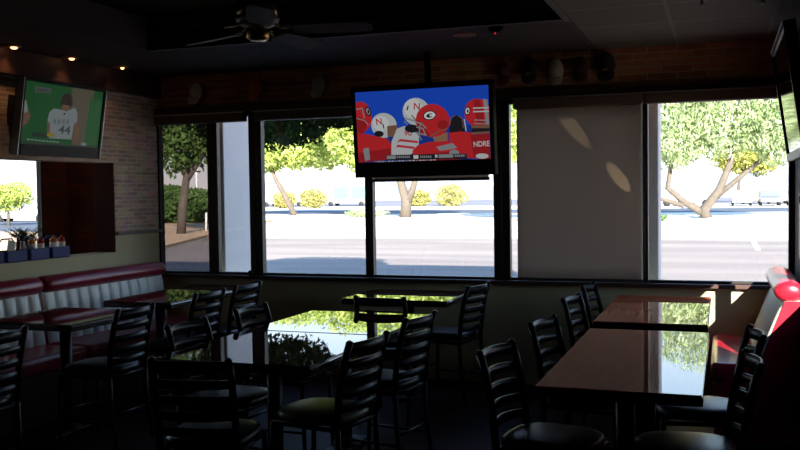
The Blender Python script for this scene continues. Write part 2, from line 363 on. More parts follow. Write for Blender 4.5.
# ---------------------------------------------------------------- outdoors
GZ = -.15
def ground(name, pts, z, m, kind='structure'):
    w = MB(); w.add([(x, y, z) for x, y in pts], [tuple(range(len(pts)))]); o = w.build(name, m); o['kind'] = kind; return o
ground('ground', [(-900, -60), (900, -60), (900, 1300), (-900, 1300)], GZ-.02, MT['gravel'])
def slab(name, x0, x1, y0, y1, m, z=GZ): return struct(box(name, x0, x1, y0, y1, GZ-.1, z, m))
slab('ground_lot', -24, 60, 7.15, 31, MT['asphalt'], GZ+.0)
slab('ground_walk', -12, .9, 7.15, 8.6, MT['walk'], GZ+.05)
slab('ground_road', -300, 300, 68, 82, MT['road'], GZ+.0)
slab('ground_far_lot', -400, 400, 105, 182, MT['road_far'], GZ+.0)
w = MB(); w.prism([(-16.2, 23.8), (-19.5, 32.3), (-26, 50), (-60, 50), (-34, 17)], 2, GZ-.05, GZ+.10); struct(w.build('ground_tan_bed', MT['tan']))
w = MB(); w.prism([(-25, 33), (-33, 49), (-60, 49), (-60, 36)], 2, GZ-.04, GZ+.115); struct(w.build('ground_side_road', MT['road']))
w = MB()
w.prism([(.80, 26.0), (.93, 26.0), (.94, 31.0), (.80, 31.0)], 2, GZ, GZ+.006)
tag(w.build('parking_line', MT['line_white']), 'short white painted line on the sunny asphalt lot', 'road marking')

def leaves(m, cx, cy, cz, rx, ry, rz, n, s, droop=0, mi=0):
    for _ in range(n):
        while True:
            p = Vector((random.uniform(-1, 1), random.uniform(-1, 1), random.uniform(-1, 1)))
            if .25 < p.length < 1: break
        p = p * (1 + .22*noise.noise(p*2.5 + Vector((cx, cy, cz))))
        c = Vector((cx+p.x*rx, cy+p.y*ry, cz+p.z*rz))
        a = Vector((random.gauss(0, 1), random.gauss(0, 1), random.gauss(0, 1) - droop)).normalized()
        b = a.orthogonal().normalized(); b.rotate(Matrix.Rotation(random.uniform(0, 6.28), 3, a))
        L = s*random.uniform(.6, 1.4); W = L*(.3 if droop else .4)
        m.add([c-a*L, c+b*W, c+a*L, c-b*W], [(0, 1, 2, 3)], mi)
def tree(name, x, y, trunks, blobs, leaf, bark, s, label, group=None, droop=0, cat='tree'):
    t = empty(name, (x, y, GZ), label=label, cat=cat, group=group)
    for pts, r0_, r1_ in trunks:
        k = len(pts); MB().tube(pts, [r0_+(r1_-r0_)*i/(k-1) for i in range(k)], 8).build('trunk', bark, t)
    m = MB()
    for (cx, cy, cz, rx, ry, rz, n) in blobs: leaves(m, cx, cy, cz, rx, ry, rz, n, s, droop)
    m.build('foliage', leaf, t)
    return t
# big olive tree in the right window (base about 54 m away)
tree('olive_tree', -1.2, 54, [
    ([(0.3, 0, 0), (.2, 0, .5), (1.0, 0, 1.6), (1.6, 0, 3.2), (1.5, 0, 5)], .33, .11),
    ([(.6, 0, 1.0), (2.0, .3, 2.2), (3.4, .3, 3.4), (4, 0, 4.5)], .17, .07),
    ([(.1, 0, .3), (-.9, .2, .9), (-1.8, .2, 1.7), (-1.6, 0, 3.0), (-1.2, 0, 4.4)], .22, .09),
    ([(-.9, .2, .7), (-2.2, .1, 1.1), (-2.6, 0, 1.6)], .16, .07)],
    [(-1.6, 0, 5.3, 2.6, 2.4, 2.6, 9000), (1.2, 0, 6.0, 2.4, 2.4, 2.7, 7500), (4.2, 0, 5.3, 2.6, 2.4, 2.5, 9000), (-3.3, 0, 4.8, 1.5, 1.6, 2.0, 3500), (.8, .8, 8.6, 4, 2.6, 2.0, 6000), (6.4, 0, 6.0, 2.0, 2, 2.3, 4500)],
    MT['leaf_olive'], MT['bark'], .15, 'tall olive tree with a forked leaning trunk seen through the right window', droop=1.2)
tree('lime_tree', -32.0, 65, [([(0.2, 0, 0), (-.6, 0, 1.5), (-1.5, 0, 3), (-2.0, 0, 4.6)], .26, .14)],
    [(-2.3, 0, 5.0, 2.4, 2.4, 1.6, 3300), (.6, 0, 5.2, 2.6, 2.4, 1.6, 3300), (3.0, 0, 5.0, 2.2, 2.2, 1.4, 2300), (-.5, 0, 7.0, 3.8, 2.4, 2.2, 3600), (2.6, 0, 7.4, 2.8, 2.4, 2.4, 3000), (0, 0, 9.0, 3.6, 2.4, 1.6, 2400)],
    MT['leaf_lime'], MT['bark'], .22, 'bright lime-green tree with one leaning trunk, left of the big screen')
tree('pale_tree', -20.3, 58.4, [
    ([(0, 0, 0), (.1, 0, 1.0), (-.3, 0, 2.4), (-.8, 0, 4)], .44, .22), ([(.1, 0, .8), (.6, 0, 2.0), (1.1, 0, 3.6)], .3, .15)],
    [(-1.6, 0, 4.0, 2.2, 2.0, 1.5, 2400), (1.0, 0, 4.4, 2.4, 2.2, 1.6, 2600), (-3.4, 0, 5.6, 2.2, 2.2, 2.6, 2600), (0, 0, 6.6, 3.6, 2.5, 2.2, 3200), (-4.5, 0, 7.5, 2.8, 2.2, 2.4, 3000), (3.2, 0, 6.6, 2.6, 2.2, 2.4, 2800), (0, 0, 8.6, 4.4, 2.4, 1.6, 3000)],
    MT['leaf_lime'], MT['bark'], .2, 'pale trunked tree centred under the big screen, its lowest leaves showing')
for (x, y, s_, lb) in ((4.5, 114, 1.2, 'yellow-green tree behind the olive tree, nearest its forked trunk'), (13.5, 119, 1.3, 'yellow-green tree behind the parked cars at the far right')):
    tree('yellow_tree', x-3, y, [([(0, 0, 0), (.2, 0, 2), (.5, 0, 4)], .2, .12)], [(0, 0, 4.2*s_, 3.0, 2.4, 1.7, 1900), (2.4, 0, 4.6, 2.2, 2, 1.5, 1200)], MT['leaf_yel'], MT['bark'], .26, lb, 'yellow-green trees behind the olive tree')
tree('green_tree', -10.3, 50, [([(0, 0, 0), (0, 0, 3)], .25, .15)], [(0, 0, 5.6, 2.2, 2, 2.6, 2600)], MT['leaf_lime'], MT['bark_dk'], .2, 'green tree glimpsed in the narrow gap beside the pulled-down shade')
# shaded tree close to the building, top of the second window
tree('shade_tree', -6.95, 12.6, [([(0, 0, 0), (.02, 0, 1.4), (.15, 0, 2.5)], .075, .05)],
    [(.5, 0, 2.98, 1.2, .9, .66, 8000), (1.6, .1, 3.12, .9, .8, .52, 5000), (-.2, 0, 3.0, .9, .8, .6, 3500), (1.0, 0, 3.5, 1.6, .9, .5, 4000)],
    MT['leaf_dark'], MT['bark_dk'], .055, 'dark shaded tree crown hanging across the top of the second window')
tree('dark_tree', -20.9, 32.2, [([(0, 0, .1), (.1, 0, 1.2), (.35, 0, 2.6), (.4, 0, 3.6)], .2, .12), ([(.3, 0, 2.2), (1.0, 0, 3.1), (1.4, 0, 3.9)], .1, .06)],
    [(.2, 0, 4.4, 1.5, 1.4, 1.9, 4200), (1.4, 0, 4.6, 1.2, 1.3, 1.4, 2800), (-1.2, 0, 4.7, 1.2, 1.2, 1.5, 2400), (.4, 0, 5.8, 1.9, 1.4, 1.2, 2400)],
    MT['leaf_mid'], MT['bark'], .13, 'dark leafy tree with a bare trunk seen through the tinted leftmost window')
def bush(x, y, r, h, leaf, label, name='bush', s=.14, n=2600, group=None):
    m = MB(); leaves(m, 0, 0, h*.5, r, r, h*.55, n, s)
    m.tube([(0, 0, 0), (0, 0, h*.6)], .05, 6)
    return tag(m.build(name, leaf, loc=(x, y, GZ)), label, 'bush', group)
bush(-29.0, 46, 2.4, 1.9, MT['leaf_mid'], 'dark green hedge bush beyond the tan bed in the leftmost window', 'hedge_bush', .2, 4500)
bush(-33.5, 50, 2.4, 2.2, MT['leaf_mid'], 'dark green bush standing behind the dark leafy tree, far left', 'hedge_bush', .22, 4500)
bush(-45, 97, 1.7, 2.2, MT['leaf_dry'], 'round yellow bush beyond the road, nearest the leaning lime-green tree', group='yellow bushes beyond the road')
bush(-49, 97.5, 1.4, 1.9, MT['leaf_dry'], 'low yellow bush beyond the road, just behind the leaning trunk', group='yellow bushes beyond the road')
bush(-34.7, 105, 1.5, 1.9, MT['leaf_dry'], 'small round yellow bush right of the pale trunked tree', group='yellow bushes beyond the road')
bush(-30.1, 103, 2.1, 2.5, MT['leaf_dry'], 'largest round yellow bush beyond the road, under the big screen', group='yellow bushes beyond the road')
bush(-3.6, 47, .9, .5, MT['leaf_mid'], 'low dark shrub left of the olive tree base', 'low_shrub', .09, 900)
bush(-23.8, 60, 1.6, .45, MT['leaf_olive'], 'low grey-green shrub patch left of the pale trunked tree', 'low_shrub', .1, 900)
# hills far away on the left, seen through the tinted pane
w = MB(); n = 60
pts = [(-700, -20)] + [(-700+900*i/n, 16+14*noise.noise(Vector((i*.17, 3.3, 0)))+5*noise.noise(Vector((i*.6, 1, 0)))) for i in range(n+1)] + [(200, -20)]
w.prism(pts, 1, 1150, 1200); struct(w.build('hill', mat('blue_hill', (.16, .20, .28), .95)))

# cars
def car(x, y, rz, m, label, L=4.4, H=1.42, Wd=1.75, van=False, group='cars parked beyond the road'):
    t = empty('van' if van else 'car', (x, y, GZ), rz, label=label, cat='van' if van else 'car', group=group)
    if van: prof = [(-L/2, .35), (-L/2, 1.0), (-L/2+.55, 1.15), (-L/2+1.15, H), (L/2-.1, H), (L/2, 1.0), (L/2, .35)]
    else: prof = [(-L/2, .32), (-L/2, .72), (-L/2+1.0, .88), (-L/2+1.65, H), (L/2-1.35, H), (L/2-.55, .95), (L/2, .85), (L/2, .32)]
    MB().prism(prof, 1, -Wd/2, Wd/2).build('body', m, t, bevel=.06)
    for s in (-1, 1):
        g = MB()
        y0, y1 = sorted((s*Wd/2, s*(Wd/2+.012)))
        if van: g.prism([(-L/2+.85, 1.1), (-L/2+1.25, H-.15), (L/2-.3, H-.15), (L/2-.3, 1.1)], 1, y0, y1)
        else: g.prism([(-L/2+1.25, .92), (-L/2+1.75, H-.08), (L/2-1.4, H-.08), (L/2-.8, .95)], 1, y0, y1)
        g.build('side_window', MT['carglass'], t)
    for a in (-L/2+.85, L/2-.8):
        for s in (-1, 1):
            MB().tube([(a, s*(Wd/2-.18), .32), (a, s*(Wd/2+.02), .32)], .32, 14).build('wheel', MT['rubber'], t)
    return t
cols = ['carw', 'cart', 'carg', 'carw', 'carb', 'cart', 'carw', 'carr', 'carg', 'carw', 'cart', 'carw']
names = dict(carw='white', cart='tan', carg='grey', carb='dark blue', carr='red')
for i, c in enumerate(cols):
    row = i % 2
    pos = ['leftmost', 'second', 'third', 'fourth', 'fifth', 'last'][i//2]
    car(1.6+(i//2)*2.45+row*1.1, 92+row*9, PI/2, MT[c], '%s parked car, %s from the left in the %s row beyond the road' % (names[c], pos, 'far' if row else 'near'))
v = car(-3.4, 92, 0, MT['carw'], 'white van with blue-lettered side parked left of the olive trunk', 5.2, 2.2, 2, True, None)
car(-56, 112, 0, MT['carw'], 'white box van with a cyan side patch seen left of the big screen', 6.5, 3.0, 2.3, True, None)
v2 = car(-46.8, 112, 0, MT['carw'], 'white van with two cyan side panels, nearest the big screen', 6.0, 2.9, 2.3, True, None)
for xx in (-1.6, .9): MB().box(xx, xx+1.9, -1.17-.02, -1.163, .9, 2.5).build('cyan_panel', MT['cyan'], v2)
car(-43.0, 48, math.radians(20), MT['carw'], 'white car parked beyond the side room window at far left', 4.4, 1.45, 1.75, False, None)
tree('bright_tree', -36.9, 40, [([(0, 0, 0), (0, 0, 2)], .1, .06)], [(-.6, 0, 1.6, 1.9, 1.0, .75, 2600), (.5, 0, 1.9, 1.1, .8, .7, 1200)], MT['leaf_lime'], MT['bark'], .1, 'bright green tree seen through the side room window at far left')
w = MB(); w.tube([(0, 0, 0), (0, 0, 6.5)], .09, 8); w.box(-.16, .16, -.05, .05, 3.9, 4.4)
tag(w.build('street_pole', MT['white_plastic'], loc=(-45, 72, GZ)), 'thin white pole with a small plate seen through the tinted window', 'pole')
w = MB(); w.tube([(0, 0, 0), (0, 0, 4.2)], .07, 8); w.box(-.3, .3, -.05, .05, 2.4, 3.2)
tag(w.build('street_sign', MT['carg'], loc=(-24.3, 100, GZ)), 'grey roadside sign post just left of the thick window post', 'sign')
for (x, y, lb) in ((-21.2, 34.6, 'thin white marker post beside the hedge, nearer the tree trunk'), (-19.6, 34.8, 'thin white marker post beside the hedge, farther from the tree trunk')):
    w = MB(); w.tube([(0, 0, 0), (.03, 0, .9)], .045, 8); tag(w.build('marker_post', MT['white_plastic'], loc=(x, y, GZ)), lb, 'post')

# ---------------------------------------------------------------- furniture
def make_chair(seatmat, name='ladder_back_chair'):
    t = empty(name)
    W = .168
    # faces local +y; back at -y
    def post(s): return [(s*W, -.19, .44), (s*W, -.205, .6), (s*W*.99, -.235, .75), (s*W*.98, -.262, .825)]
    for s in (-1, 1):
        MB().tube([(s*W, -.19, .45), (s*W, -.20, .22), (s*(W+.005), -.235, 0)], [.015, .014, .012], 8).build('leg', MT['chair'], t)
        MB().tube([(s*W, .17, .43), (s*(W+.005), .185, 0)], [.014, .012], 8).build('leg', MT['chair'], t)
    b = MB()
    for s in (-1, 1):
        b.tube(post(s), [.017, .017, .017, .018], 8)
        b.lathe([(.006, -.004), (.018, .0), (.017, .010), (.006, .017)], post(s)[-1], 8)
    def ycen(z): return -.19 - .075*((z-.44)/.42)**1.4
    for k, (z, h) in enumerate(((.80, .05), (.726, .034), (.657, .034), (.588, .034), (.52, .034))):
        n = 10; pts = []
        vs = []; fs = []
        for i in range(n+1):
            u = -1+2*i/n; x = u*(W-.005); y = ycen(z) - .038*(1-u*u)
            lift = .006*(1-u*u)
            for dy, dz in ((-.005, -h/2), (.005, -h/2), (.005, h/2+lift), (-.005, h/2+lift)): vs.append((x, y+dy, z+dz))
        for i in range(n):
            for j in range(4): a = i*4+j; c = i*4+(j+1) % 4; fs.append((a, c, c+4, a+4))
        fs += [(3, 2, 1, 0), (n*4, n*4+1, n*4+2, n*4+3)]
        b.add(vs, fs, 0, True)
    b.build('backrest', MT['chair'], t)
    f = MB(); f.tube([(-W, -.19, .425), (-W, .17, .425), (W, .17, .425), (W, -.19, .425), (-W, -.19, .425)], .012, 8)
    f.build('seat_frame', MT['chair'], t)
    st = MB(); st.tube([(-W, .18, .2), (W, .18, .2)], .008, 8); st.tube([(-W, -.2, .2), (W, -.2, .2)], .008, 8)
    for s in (-1, 1): st.tube([(s*W, -.205, .15), (s*W, .18, .15)], .008, 8)
    st.build('stretcher', MT['chair'], t)
    # padded seat, rounded square with a soft dome
    m = MB(); N = 28; prof = [(.86, .437), (.98, .442), (1.0, .455), (.99, .47), (.93, .482), (.75, .490), (.4, .495), (.08, .496)]
    vs = []
    for r, z in prof:
        for j in range(N):
            th = 2*PI*j/N; c, s_ = math.cos(th), math.sin(th); q = (abs(c)**3.2+abs(s_)**3.2)**(-1/3.2)
            vs.append((c*q*.190*r, -.005+s_*q*.200*r, z))
    fs = [(i*N+j, i*N+(j+1) % N, (i+1)*N+(j+1) % N, (i+1)*N+j) for i in range(len(prof)-1) for j in range(N)]
    fs += [tuple(range(N-1, -1, -1)), tuple(range((len(prof)-1)*N, len(prof)*N))]
    m.add(vs, fs, 0, True); m.build('seat', seatmat, t)
    return t
proto = make_chair(MT['vinyl_bk']); used = [False]
def place(bx, by, ang, label, group, src=None):
    """bx,by = top of the backrest; ang = direction the chair faces, degrees from +x."""
    if src is None:
        o = copy_tree(proto) if used[0] else proto; used[0] = True
    else: o = src
    a = math.radians(ang); d = Vector((math.cos(a), math.sin(a)))
    o.location = (bx + d.x*.262, by + d.y*.262, 0); o.rotation_euler = (0, 0, a-PI/2)
    o['label'] = label; o['category'] = 'chair'; o['group'] = group
    return o
g1 = 'ladder-back chairs around the right-hand tables'
place(-.925, 3.83, -11, 'black ladder-back chair at the near left side of the long right foreground table', g1)
place(-.885, 4.69, -11, 'black ladder-back chair at the far left corner of the long front right table', g1)
place(-.905, 5.76, -8, 'black ladder-back chair left of the far right table, beneath the pulled-down shade', g1)
place(-.90, 6.50, -6, 'black ladder-back chair against the wall by the far right table, mostly hidden', g1)
place(.145, 4.56, 188, 'black ladder-back chair right of the long front table, the one nearer the red booth', g1)
place(.11, 3.84, 188, 'black ladder-back chair at lower right, the nearest one right of the long table', g1)
g2 = 'ladder-back chairs around the middle tables'
place(-1.55, 3.92, 170, 'black ladder-back chair with worn olive seat, near right of the glossy middle table', g2, make_chair(MT['vinyl_olive']))
place(-1.55, 4.69, 170, 'black ladder-back chair behind the olive-seated one, right of the middle tables', g2)
place(-1.66, 6.36, 168, 'black ladder-back chair right of the small window table under the big screen', g2)
place(-2.08, 5.46, 90, 'black ladder-back chair between middle tables and window table, back to the camera', g2)
place(-2.66, 4.13, -3, 'black ladder-back chair at the front left side of the glossy middle table', g2)
place(-2.66, 4.82, -3, 'black ladder-back chair at the left of the middle tables, beside the post reflection', g2)
place(-2.05, 3.20, 100, 'black ladder-back chair at the near end of the middle table, back to camera', g2)
g3 = 'ladder-back chairs along the left tables'
place(-3.40, 3.61, 178, 'black ladder-back chair at the left photo edge, before the square booth table', g3)
place(-3.34, 4.64, 178, 'black ladder-back chair right of the square booth table on the left', g3)
place(-3.36, 5.52, 176, 'black ladder-back chair right of the corner booth table, nearer of the two', g3)
place(-3.36, 6.06, 176, 'black ladder-back chair right of the corner booth table, farther of the two', g3)

def table(x0, x1, y0, y1, label, m, peds=1, h=.75, th=.04):
    cx, cy = (x0+x1)/2, (y0+y1)/2
    t = empty('dining_table', (cx, cy, 0), label=label, cat='table', group='pedestal dining tables')
    hx, hy = (x1-x0)/2, (y1-y0)/2
    MB().box(-hx+.004, hx-.004, -hy+.004, hy-.004, h-.004, h, 0).build('tabletop', m, t, bevel=.002)
    MB().box(-hx, hx, -hy, hy, h-.004-th, h-.0045, 0).build('table_edge', MT['edge'], t, bevel=.008)
    ys = [0] if peds == 1 else [-hy*.55, hy*.55]
    for y in ys:
        MB().tube([(0, y, .03), (0, y, h-th-.012)], .038, 16).build('column', MT['iron'], t)
        b = MB(); b.box(-.07, .07, y-.2, y+.2, 0, .03); b.lathe([(.09, .028), (.08, .045), (.045, .06)], (0, y, 0), 16); b.build('base_foot', MT['iron'], t, bevel=.008)
        MB().box(-.16, .16, y-.16, y+.16, h-th-.022, h-th-.004).build('top_plate', MT['iron'], t, bevel=.003)
    return t
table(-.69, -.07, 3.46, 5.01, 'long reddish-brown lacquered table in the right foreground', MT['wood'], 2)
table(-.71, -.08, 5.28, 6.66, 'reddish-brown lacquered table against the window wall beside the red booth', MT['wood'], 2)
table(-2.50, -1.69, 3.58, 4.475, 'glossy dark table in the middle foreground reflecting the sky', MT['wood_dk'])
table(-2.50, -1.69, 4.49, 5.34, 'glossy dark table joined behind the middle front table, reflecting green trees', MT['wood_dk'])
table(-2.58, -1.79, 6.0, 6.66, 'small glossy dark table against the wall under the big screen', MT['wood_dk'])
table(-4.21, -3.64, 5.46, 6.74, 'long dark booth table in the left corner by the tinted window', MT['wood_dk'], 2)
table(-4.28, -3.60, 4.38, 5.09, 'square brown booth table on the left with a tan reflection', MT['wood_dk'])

# booths --------------------------------------------------------------------
def booth(name, loc, rz, L, label, red, lean=.09, top=.95, seat_d=.42, tuft=.12):
    """local: back along x=0..., sitting side towards +x, runs along y from 0 to L"""
    t = empty(name, loc, rz, label=label, cat='booth')
    MB().box(.0, seat_d+.08, .01, L-.01, 0, .34).build('base', MT['wall_dk'], t, bevel=.005)
    # seat cushion
    MB().box(.10, seat_d+.12, .005, L-.005, .342, .46).build('seat', red, t, bevel=.035, seg=4)
    # channel tufted white back
    m = MB(); n = int(round(L/tuft)); per = 8; vs = []; fs = []; rows = 9
    z0, z1 = .45, top-.115
    cols_ = n*per+1
    for i in range(cols_):
        y = .006+(L-.012)*i/(cols_-1); bul = abs(math.sin(PI*i/per))**.5*.028
        for j in range(rows):
            u = j/(rows-1); z = z0+(z1-z0)*u; x = .12 + lean*(1-u) + bul*min(1, 4*(1-u)+.4)
            vs.append((x, y, z))
    for i in range(cols_-1):
        for j in range(rows-1): a = i*rows+j; fs.append((a, a+rows, a+rows+1, a+1))
    off = len(vs)
    m.add(vs, fs, 0, True)
    m.prism([(.02, z0), (.12+lean, z0), (.12, z1), (.02, z1)], 1, .006, L-.006)
    m.build('channel_back', MT['vinyl_white'], t)
    for ya, yb in ((0, .006), (L-.006, L)):
        e = MB(); e.prism([(.0, .0), (seat_d+.10, .0), (seat_d+.10, .33), (.13+lean, .44), (.13, z1), (.0, z1)], 1, ya, yb); e.build('end_panel', red, t)
    # top bolster roll
    m = MB(); N = 20; vs = []
    ys = [.002, .02, .05] + [.05+(L-.1)*i/6 for i in range(1, 6)] + [L-.05, L-.02, L-.002]
    sc_ = [.55, .9, 1] + [1]*5 + [1, .9, .55]
    for y, s_ in zip(ys, sc_):
        for j in range(N):
            th = 2*PI*j/N; vs.append((.105+math.cos(th)*.085*s_, y, top-.062+math.sin(th)*.062*s_))
    fs = [(i*N+j, i*N+(j+1) % N, (i+1)*N+(j+1) % N, (i+1)*N+j) for i in range(len(ys)-1) for j in range(N)]
    fs += [tuple(range(N-1, -1, -1)), tuple(range((len(ys)-1)*N, len(ys)*N))]
    m.add(vs, fs, 0, True); m.build('bolster', red, t)
    return t
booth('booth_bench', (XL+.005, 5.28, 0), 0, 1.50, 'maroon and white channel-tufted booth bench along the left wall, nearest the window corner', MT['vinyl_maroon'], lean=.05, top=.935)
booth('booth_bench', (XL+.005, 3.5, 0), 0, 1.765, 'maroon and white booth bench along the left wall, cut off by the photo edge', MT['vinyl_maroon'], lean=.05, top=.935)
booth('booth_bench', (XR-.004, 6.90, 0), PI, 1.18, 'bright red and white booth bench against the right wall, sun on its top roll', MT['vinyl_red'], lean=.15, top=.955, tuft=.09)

# ---------------------------------------------------------------- televisions
def text_mesh(txt, size, bold=0):
    cu = bpy.data.curves.new('t', 'FONT'); cu.body = txt; cu.size = size; cu.align_x = 'CENTER'; cu.align_y = 'CENTER'; cu.offset = bold
    cu.resolution_u = 3
    o = bpy.data.objects.new('t', cu); COL.objects.link(o); dg = bpy.context.evaluated_depsgraph_get()
    me = bpy.data.meshes.new_from_object(o.evaluated_get(dg)); vs = [v.co.copy() for v in me.vertices]; fs = [tuple(p.vertices) for p in me.polygons]
    bpy.data.objects.remove(o); bpy.data.curves.remove(cu); bpy.data.meshes.remove(me)
    return vs, fs
GAIN = 1.0
class Screen:
    """flat picture on a screen; local x right, z up, faces -y; thin layers"""
    def __init__(s, w, h, conv): s.m = MB(); s.w = w; s.h = h; s.conv = conv; s.mats = []; s.keys = {}; s.k = 0
    def mi(s, col):
        if col not in s.keys: s.keys[col] = len(s.mats); s.mats.append(emis('screen_%d_%d_%d' % tuple(int(c*255) for c in col), col, GAIN))
        return s.keys[col]
    def P(s, x, y, d=0):
        u, v = s.conv(x, y); u = min(max(u, 0), 1); v = min(max(v, 0), 1)
        return (-s.w/2+u*s.w, -s.k*.00012, s.h/2-v*s.h)
    def poly(s, pts, col):
        s.k += 1; s.m.add([s.P(*p) for p in pts], [tuple(range(len(pts)))], s.mi(col))
    def ell(s, cx, cy, rx, ry, col, a0=0, a1=360, rot=0):
        n = 28; rr = math.radians(rot); pts = []
        for i in range(n+1):
            a = math.radians(a0+(a1-a0)*i/n); x, y = rx*math.cos(a), ry*math.sin(a)
            pts.append((cx+x*math.cos(rr)-y*math.sin(rr), cy+x*math.sin(rr)+y*math.cos(rr)))
        if a1-a0 == 360: pts = pts[:-1]
        s.poly(pts, col)
    def line(s, pts, wd, col):
        for (x0, y0), (x1, y1) in zip(pts, pts[1:]):
            L = math.hypot(x1-x0, y1-y0) or 1; nx, ny = -(y1-y0)/L*wd/2, (x1-x0)/L*wd/2
            s.poly([(x0+nx, y0+ny), (x1+nx, y1+ny), (x1-nx, y1-ny), (x0-nx, y0-ny)], col)
    def text(s, txt, cx, cy, size, col, rot=0, bold=0, sx_=1):
        vs, fs = text_mesh(txt, size, bold); s.k += 1; rr = math.radians(rot); o = []
        for v in vs:
            x, y = v.x*sx_, -v.y; o.append(s.P(cx+x*math.cos(rr)-y*math.sin(rr), cy+x*math.sin(rr)+y*math.cos(rr)))
        s.m.add(o, fs, s.mi(col))
def tv_body(t, w, h, bt=.025, bb=.10, bs=.025, d=.07):
    """screen centre at origin, faces -y"""
    m = MB(); m.box(-w/2-bs, w/2+bs, .004, d, -h/2-bb, h/2+bt)
    m.box(-w/2-bs, -w/2, -.012, .004, -h/2-bb, h/2+bt); m.box(w/2, w/2+bs, -.012, .004, -h/2-bb, h/2+bt)
    m.box(-w/2, w/2, -.012, .004, h/2, h/2+bt); m.box(-w/2, w/2, -.012, .004, -h/2-bb, -h/2)
    m.build('housing', MT['black'], t, bevel=.004)
# main set, above the middle windows
def conv1(x, y):
    u = (x-62)/603.0; top = 100-32*u; bot = 414-14*u; return u, (y-top)/(bot-top)
tv = empty('television', (-2.088, 6.40, 1.995), 0, label='large flat television showing a football game, hung over the third window', cat='television')
tv.rotation_euler = (math.radians(5), math.radians(-.3), math.radians(0))
W1, H1 = 1.025, .525
tv_body(tv, W1, H1, .04, .115, .03, .08)
GAIN = .72
S = Screen(W1, H1, conv1)
BLU = (.010, .055, .42); RED = (.42, .018, .022); RD2 = (.26, .012, .016); WH = (.40, .42, .42); GR = (.20, .21, .22); DK = (.012, .012, .016); SK = (.22, .12, .07); NR = (.40, .03, .05); BR = (.16, .08, .05); HB = (.04, .11, .55)
S.poly([(62, 100), (665, 68), (665, 400), (62, 414)], BLU)
S.poly([(62, 300), (665, 240), (665, 400), (62, 414)], (.008, .03, .22))
S.ell(85, 208, 50, 68, RED); S.ell(72, 250, 36, 38, RD2); S.ell(119, 184, 14, 22, DK, rot=-20); S.ell(119, 184, 9, 16, GR, rot=-20); S.ell(121, 185, 4, 9, DK)
S.line([(62, 175), (92, 170), (100, 215)], 5, GR); S.line([(62, 215), (100, 225), (118, 245)], 4, GR)
S.ell(190, 247, 60, 56, WH); S.ell(176, 238, 38, 34, (.5, .52, .52)); S.poly([(205, 250), (250, 245), (258, 270), (235, 295), (205, 300)], BR); S.ell(165, 285, 22, 14, DK); S.line([(186, 240), (190, 262)], 5, DK)
S.text('N', 168, 231, 40, NR, -6, .8)
S.poly([(62, 278), (120, 288), (165, 298), (205, 308), (228, 345), (222, 400), (62, 414)], RED)
S.poly([(62, 370), (215, 350), (222, 400), (62, 414)], RD2); S.poly([(86, 352), (114, 346), (118, 400), (94, 408)], GR)
S.poly([(250, 262), (285, 250), (330, 262), (350, 300), (345, 350), (300, 385), (218, 388), (222, 320)], WH)
S.poly([(245, 326), (262, 308), (345, 318), (344, 328), (262, 319)], NR); S.poly([(240, 346), (250, 334), (330, 344), (325, 354), (252, 345)], NR)
S.text('90', 300, 284, 30, NR, 4, .6, 1.2)
S.ell(342, 186, 62, 62, WH); S.ell(330, 172, 42, 42, (.5, .52, .52)); S.line([(307, 160), (300, 180)], 6, DK); S.text('N', 346, 164, 42, NR, 4, .8)
S.ell(320, 262, 34, 18, DK); S.line([(288, 215), (335, 228), (352, 262)], 6, GR); S.line([(285, 228), (300, 245)], 5, GR); S.line([(320, 200), (350, 240)], 5, BR)
S.ell(522, 262, 34, 58, DK); S.line([(490, 250), (497, 215), (515, 205)], 4, BR); S.line([(530, 205), (547, 220), (550, 262)], 4, BR)
S.poly([(485, 282), (540, 276), (590, 284), (608, 340), (606, 396), (480, 400)], RED)
S.poly([(318, 360), (345, 335), (400, 322), (475, 318), (520, 350), (530, 404), (318, 408)], RED); S.poly([(330, 380), (520, 365), (530, 404), (325, 408)], RD2)
S.poly([(425, 345), (500, 328), (520, 350), (470, 360), (440, 362)], GR); S.ell(505, 372, 22, 14, GR)
S.poly([(408, 290), (480, 280), (478, 318), (420, 322)], SK)
S.ell(415, 226, 76, 74, RED); S.poly([(345, 222), (372, 240), (400, 300), (352, 290)], RD2); S.ell(460, 245, 26, 20, RD2)
S.ell(402, 203, 30, 21, DK, rot=-12); S.ell(402, 203, 25, 17, (.55, .55, .55), rot=-12); S.ell(403, 204, 16, 9, DK, rot=-12); S.poly([(400, 200), (428, 196), (428, 206), (404, 208)], (.55, .55, .55))
S.line([(335, 232), (362, 238), (385, 262)], 6, GR); S.line([(340, 255), (370, 262), (380, 290)], 6, GR); S.line([(335, 280), (385, 292)], 6, GR); S.line([(360, 238), (350, 290), (362, 315)], 5, GR)
S.line([(398, 300), (440, 275), (482, 262)], 6, BR)
S.ell(615, 192, 58, 62, RED); S.poly([(598, 135), (622, 131), (640, 180), (640, 240), (610, 240)], RD2); S.poly([(640, 130), (660, 134), (664, 250), (650, 250)], GR)
S.ell(571, 184, 13, 20, DK, rot=10); S.ell(571, 184, 9, 15, (.5, .5, .5), rot=10); S.ell(572, 185, 4, 8, DK)
for yy in (172, 188): S.line([(596, yy), (664, yy-2)], 6, WH)
S.line([(556, 220), (562, 275)], 5, WH); S.line([(600, 225), (662, 228)], 5, GR); S.line([(598, 240), (664, 243)], 4, GR); S.poly([(585, 248), (664, 246), (664, 285), (590, 290)], BR); S.poly([(586, 262), (664, 262), (664, 276), (588, 280)], DK)
S.poly([(580, 292), (664, 286), (664, 400), (592, 402)], RD2); S.text('NDRE', 627, 334, 34, WH, -3, .7, .80); S.ell(628, 388, 28, 12, WH)
S.poly([(195, 380), (562, 376), (562, 400), (195, 404)], DK); S.poly([(198, 383), (240, 382), (240, 398), (198, 399)], GR); S.poly([(436, 379), (500, 378), (500, 394), (436, 395)], GR)
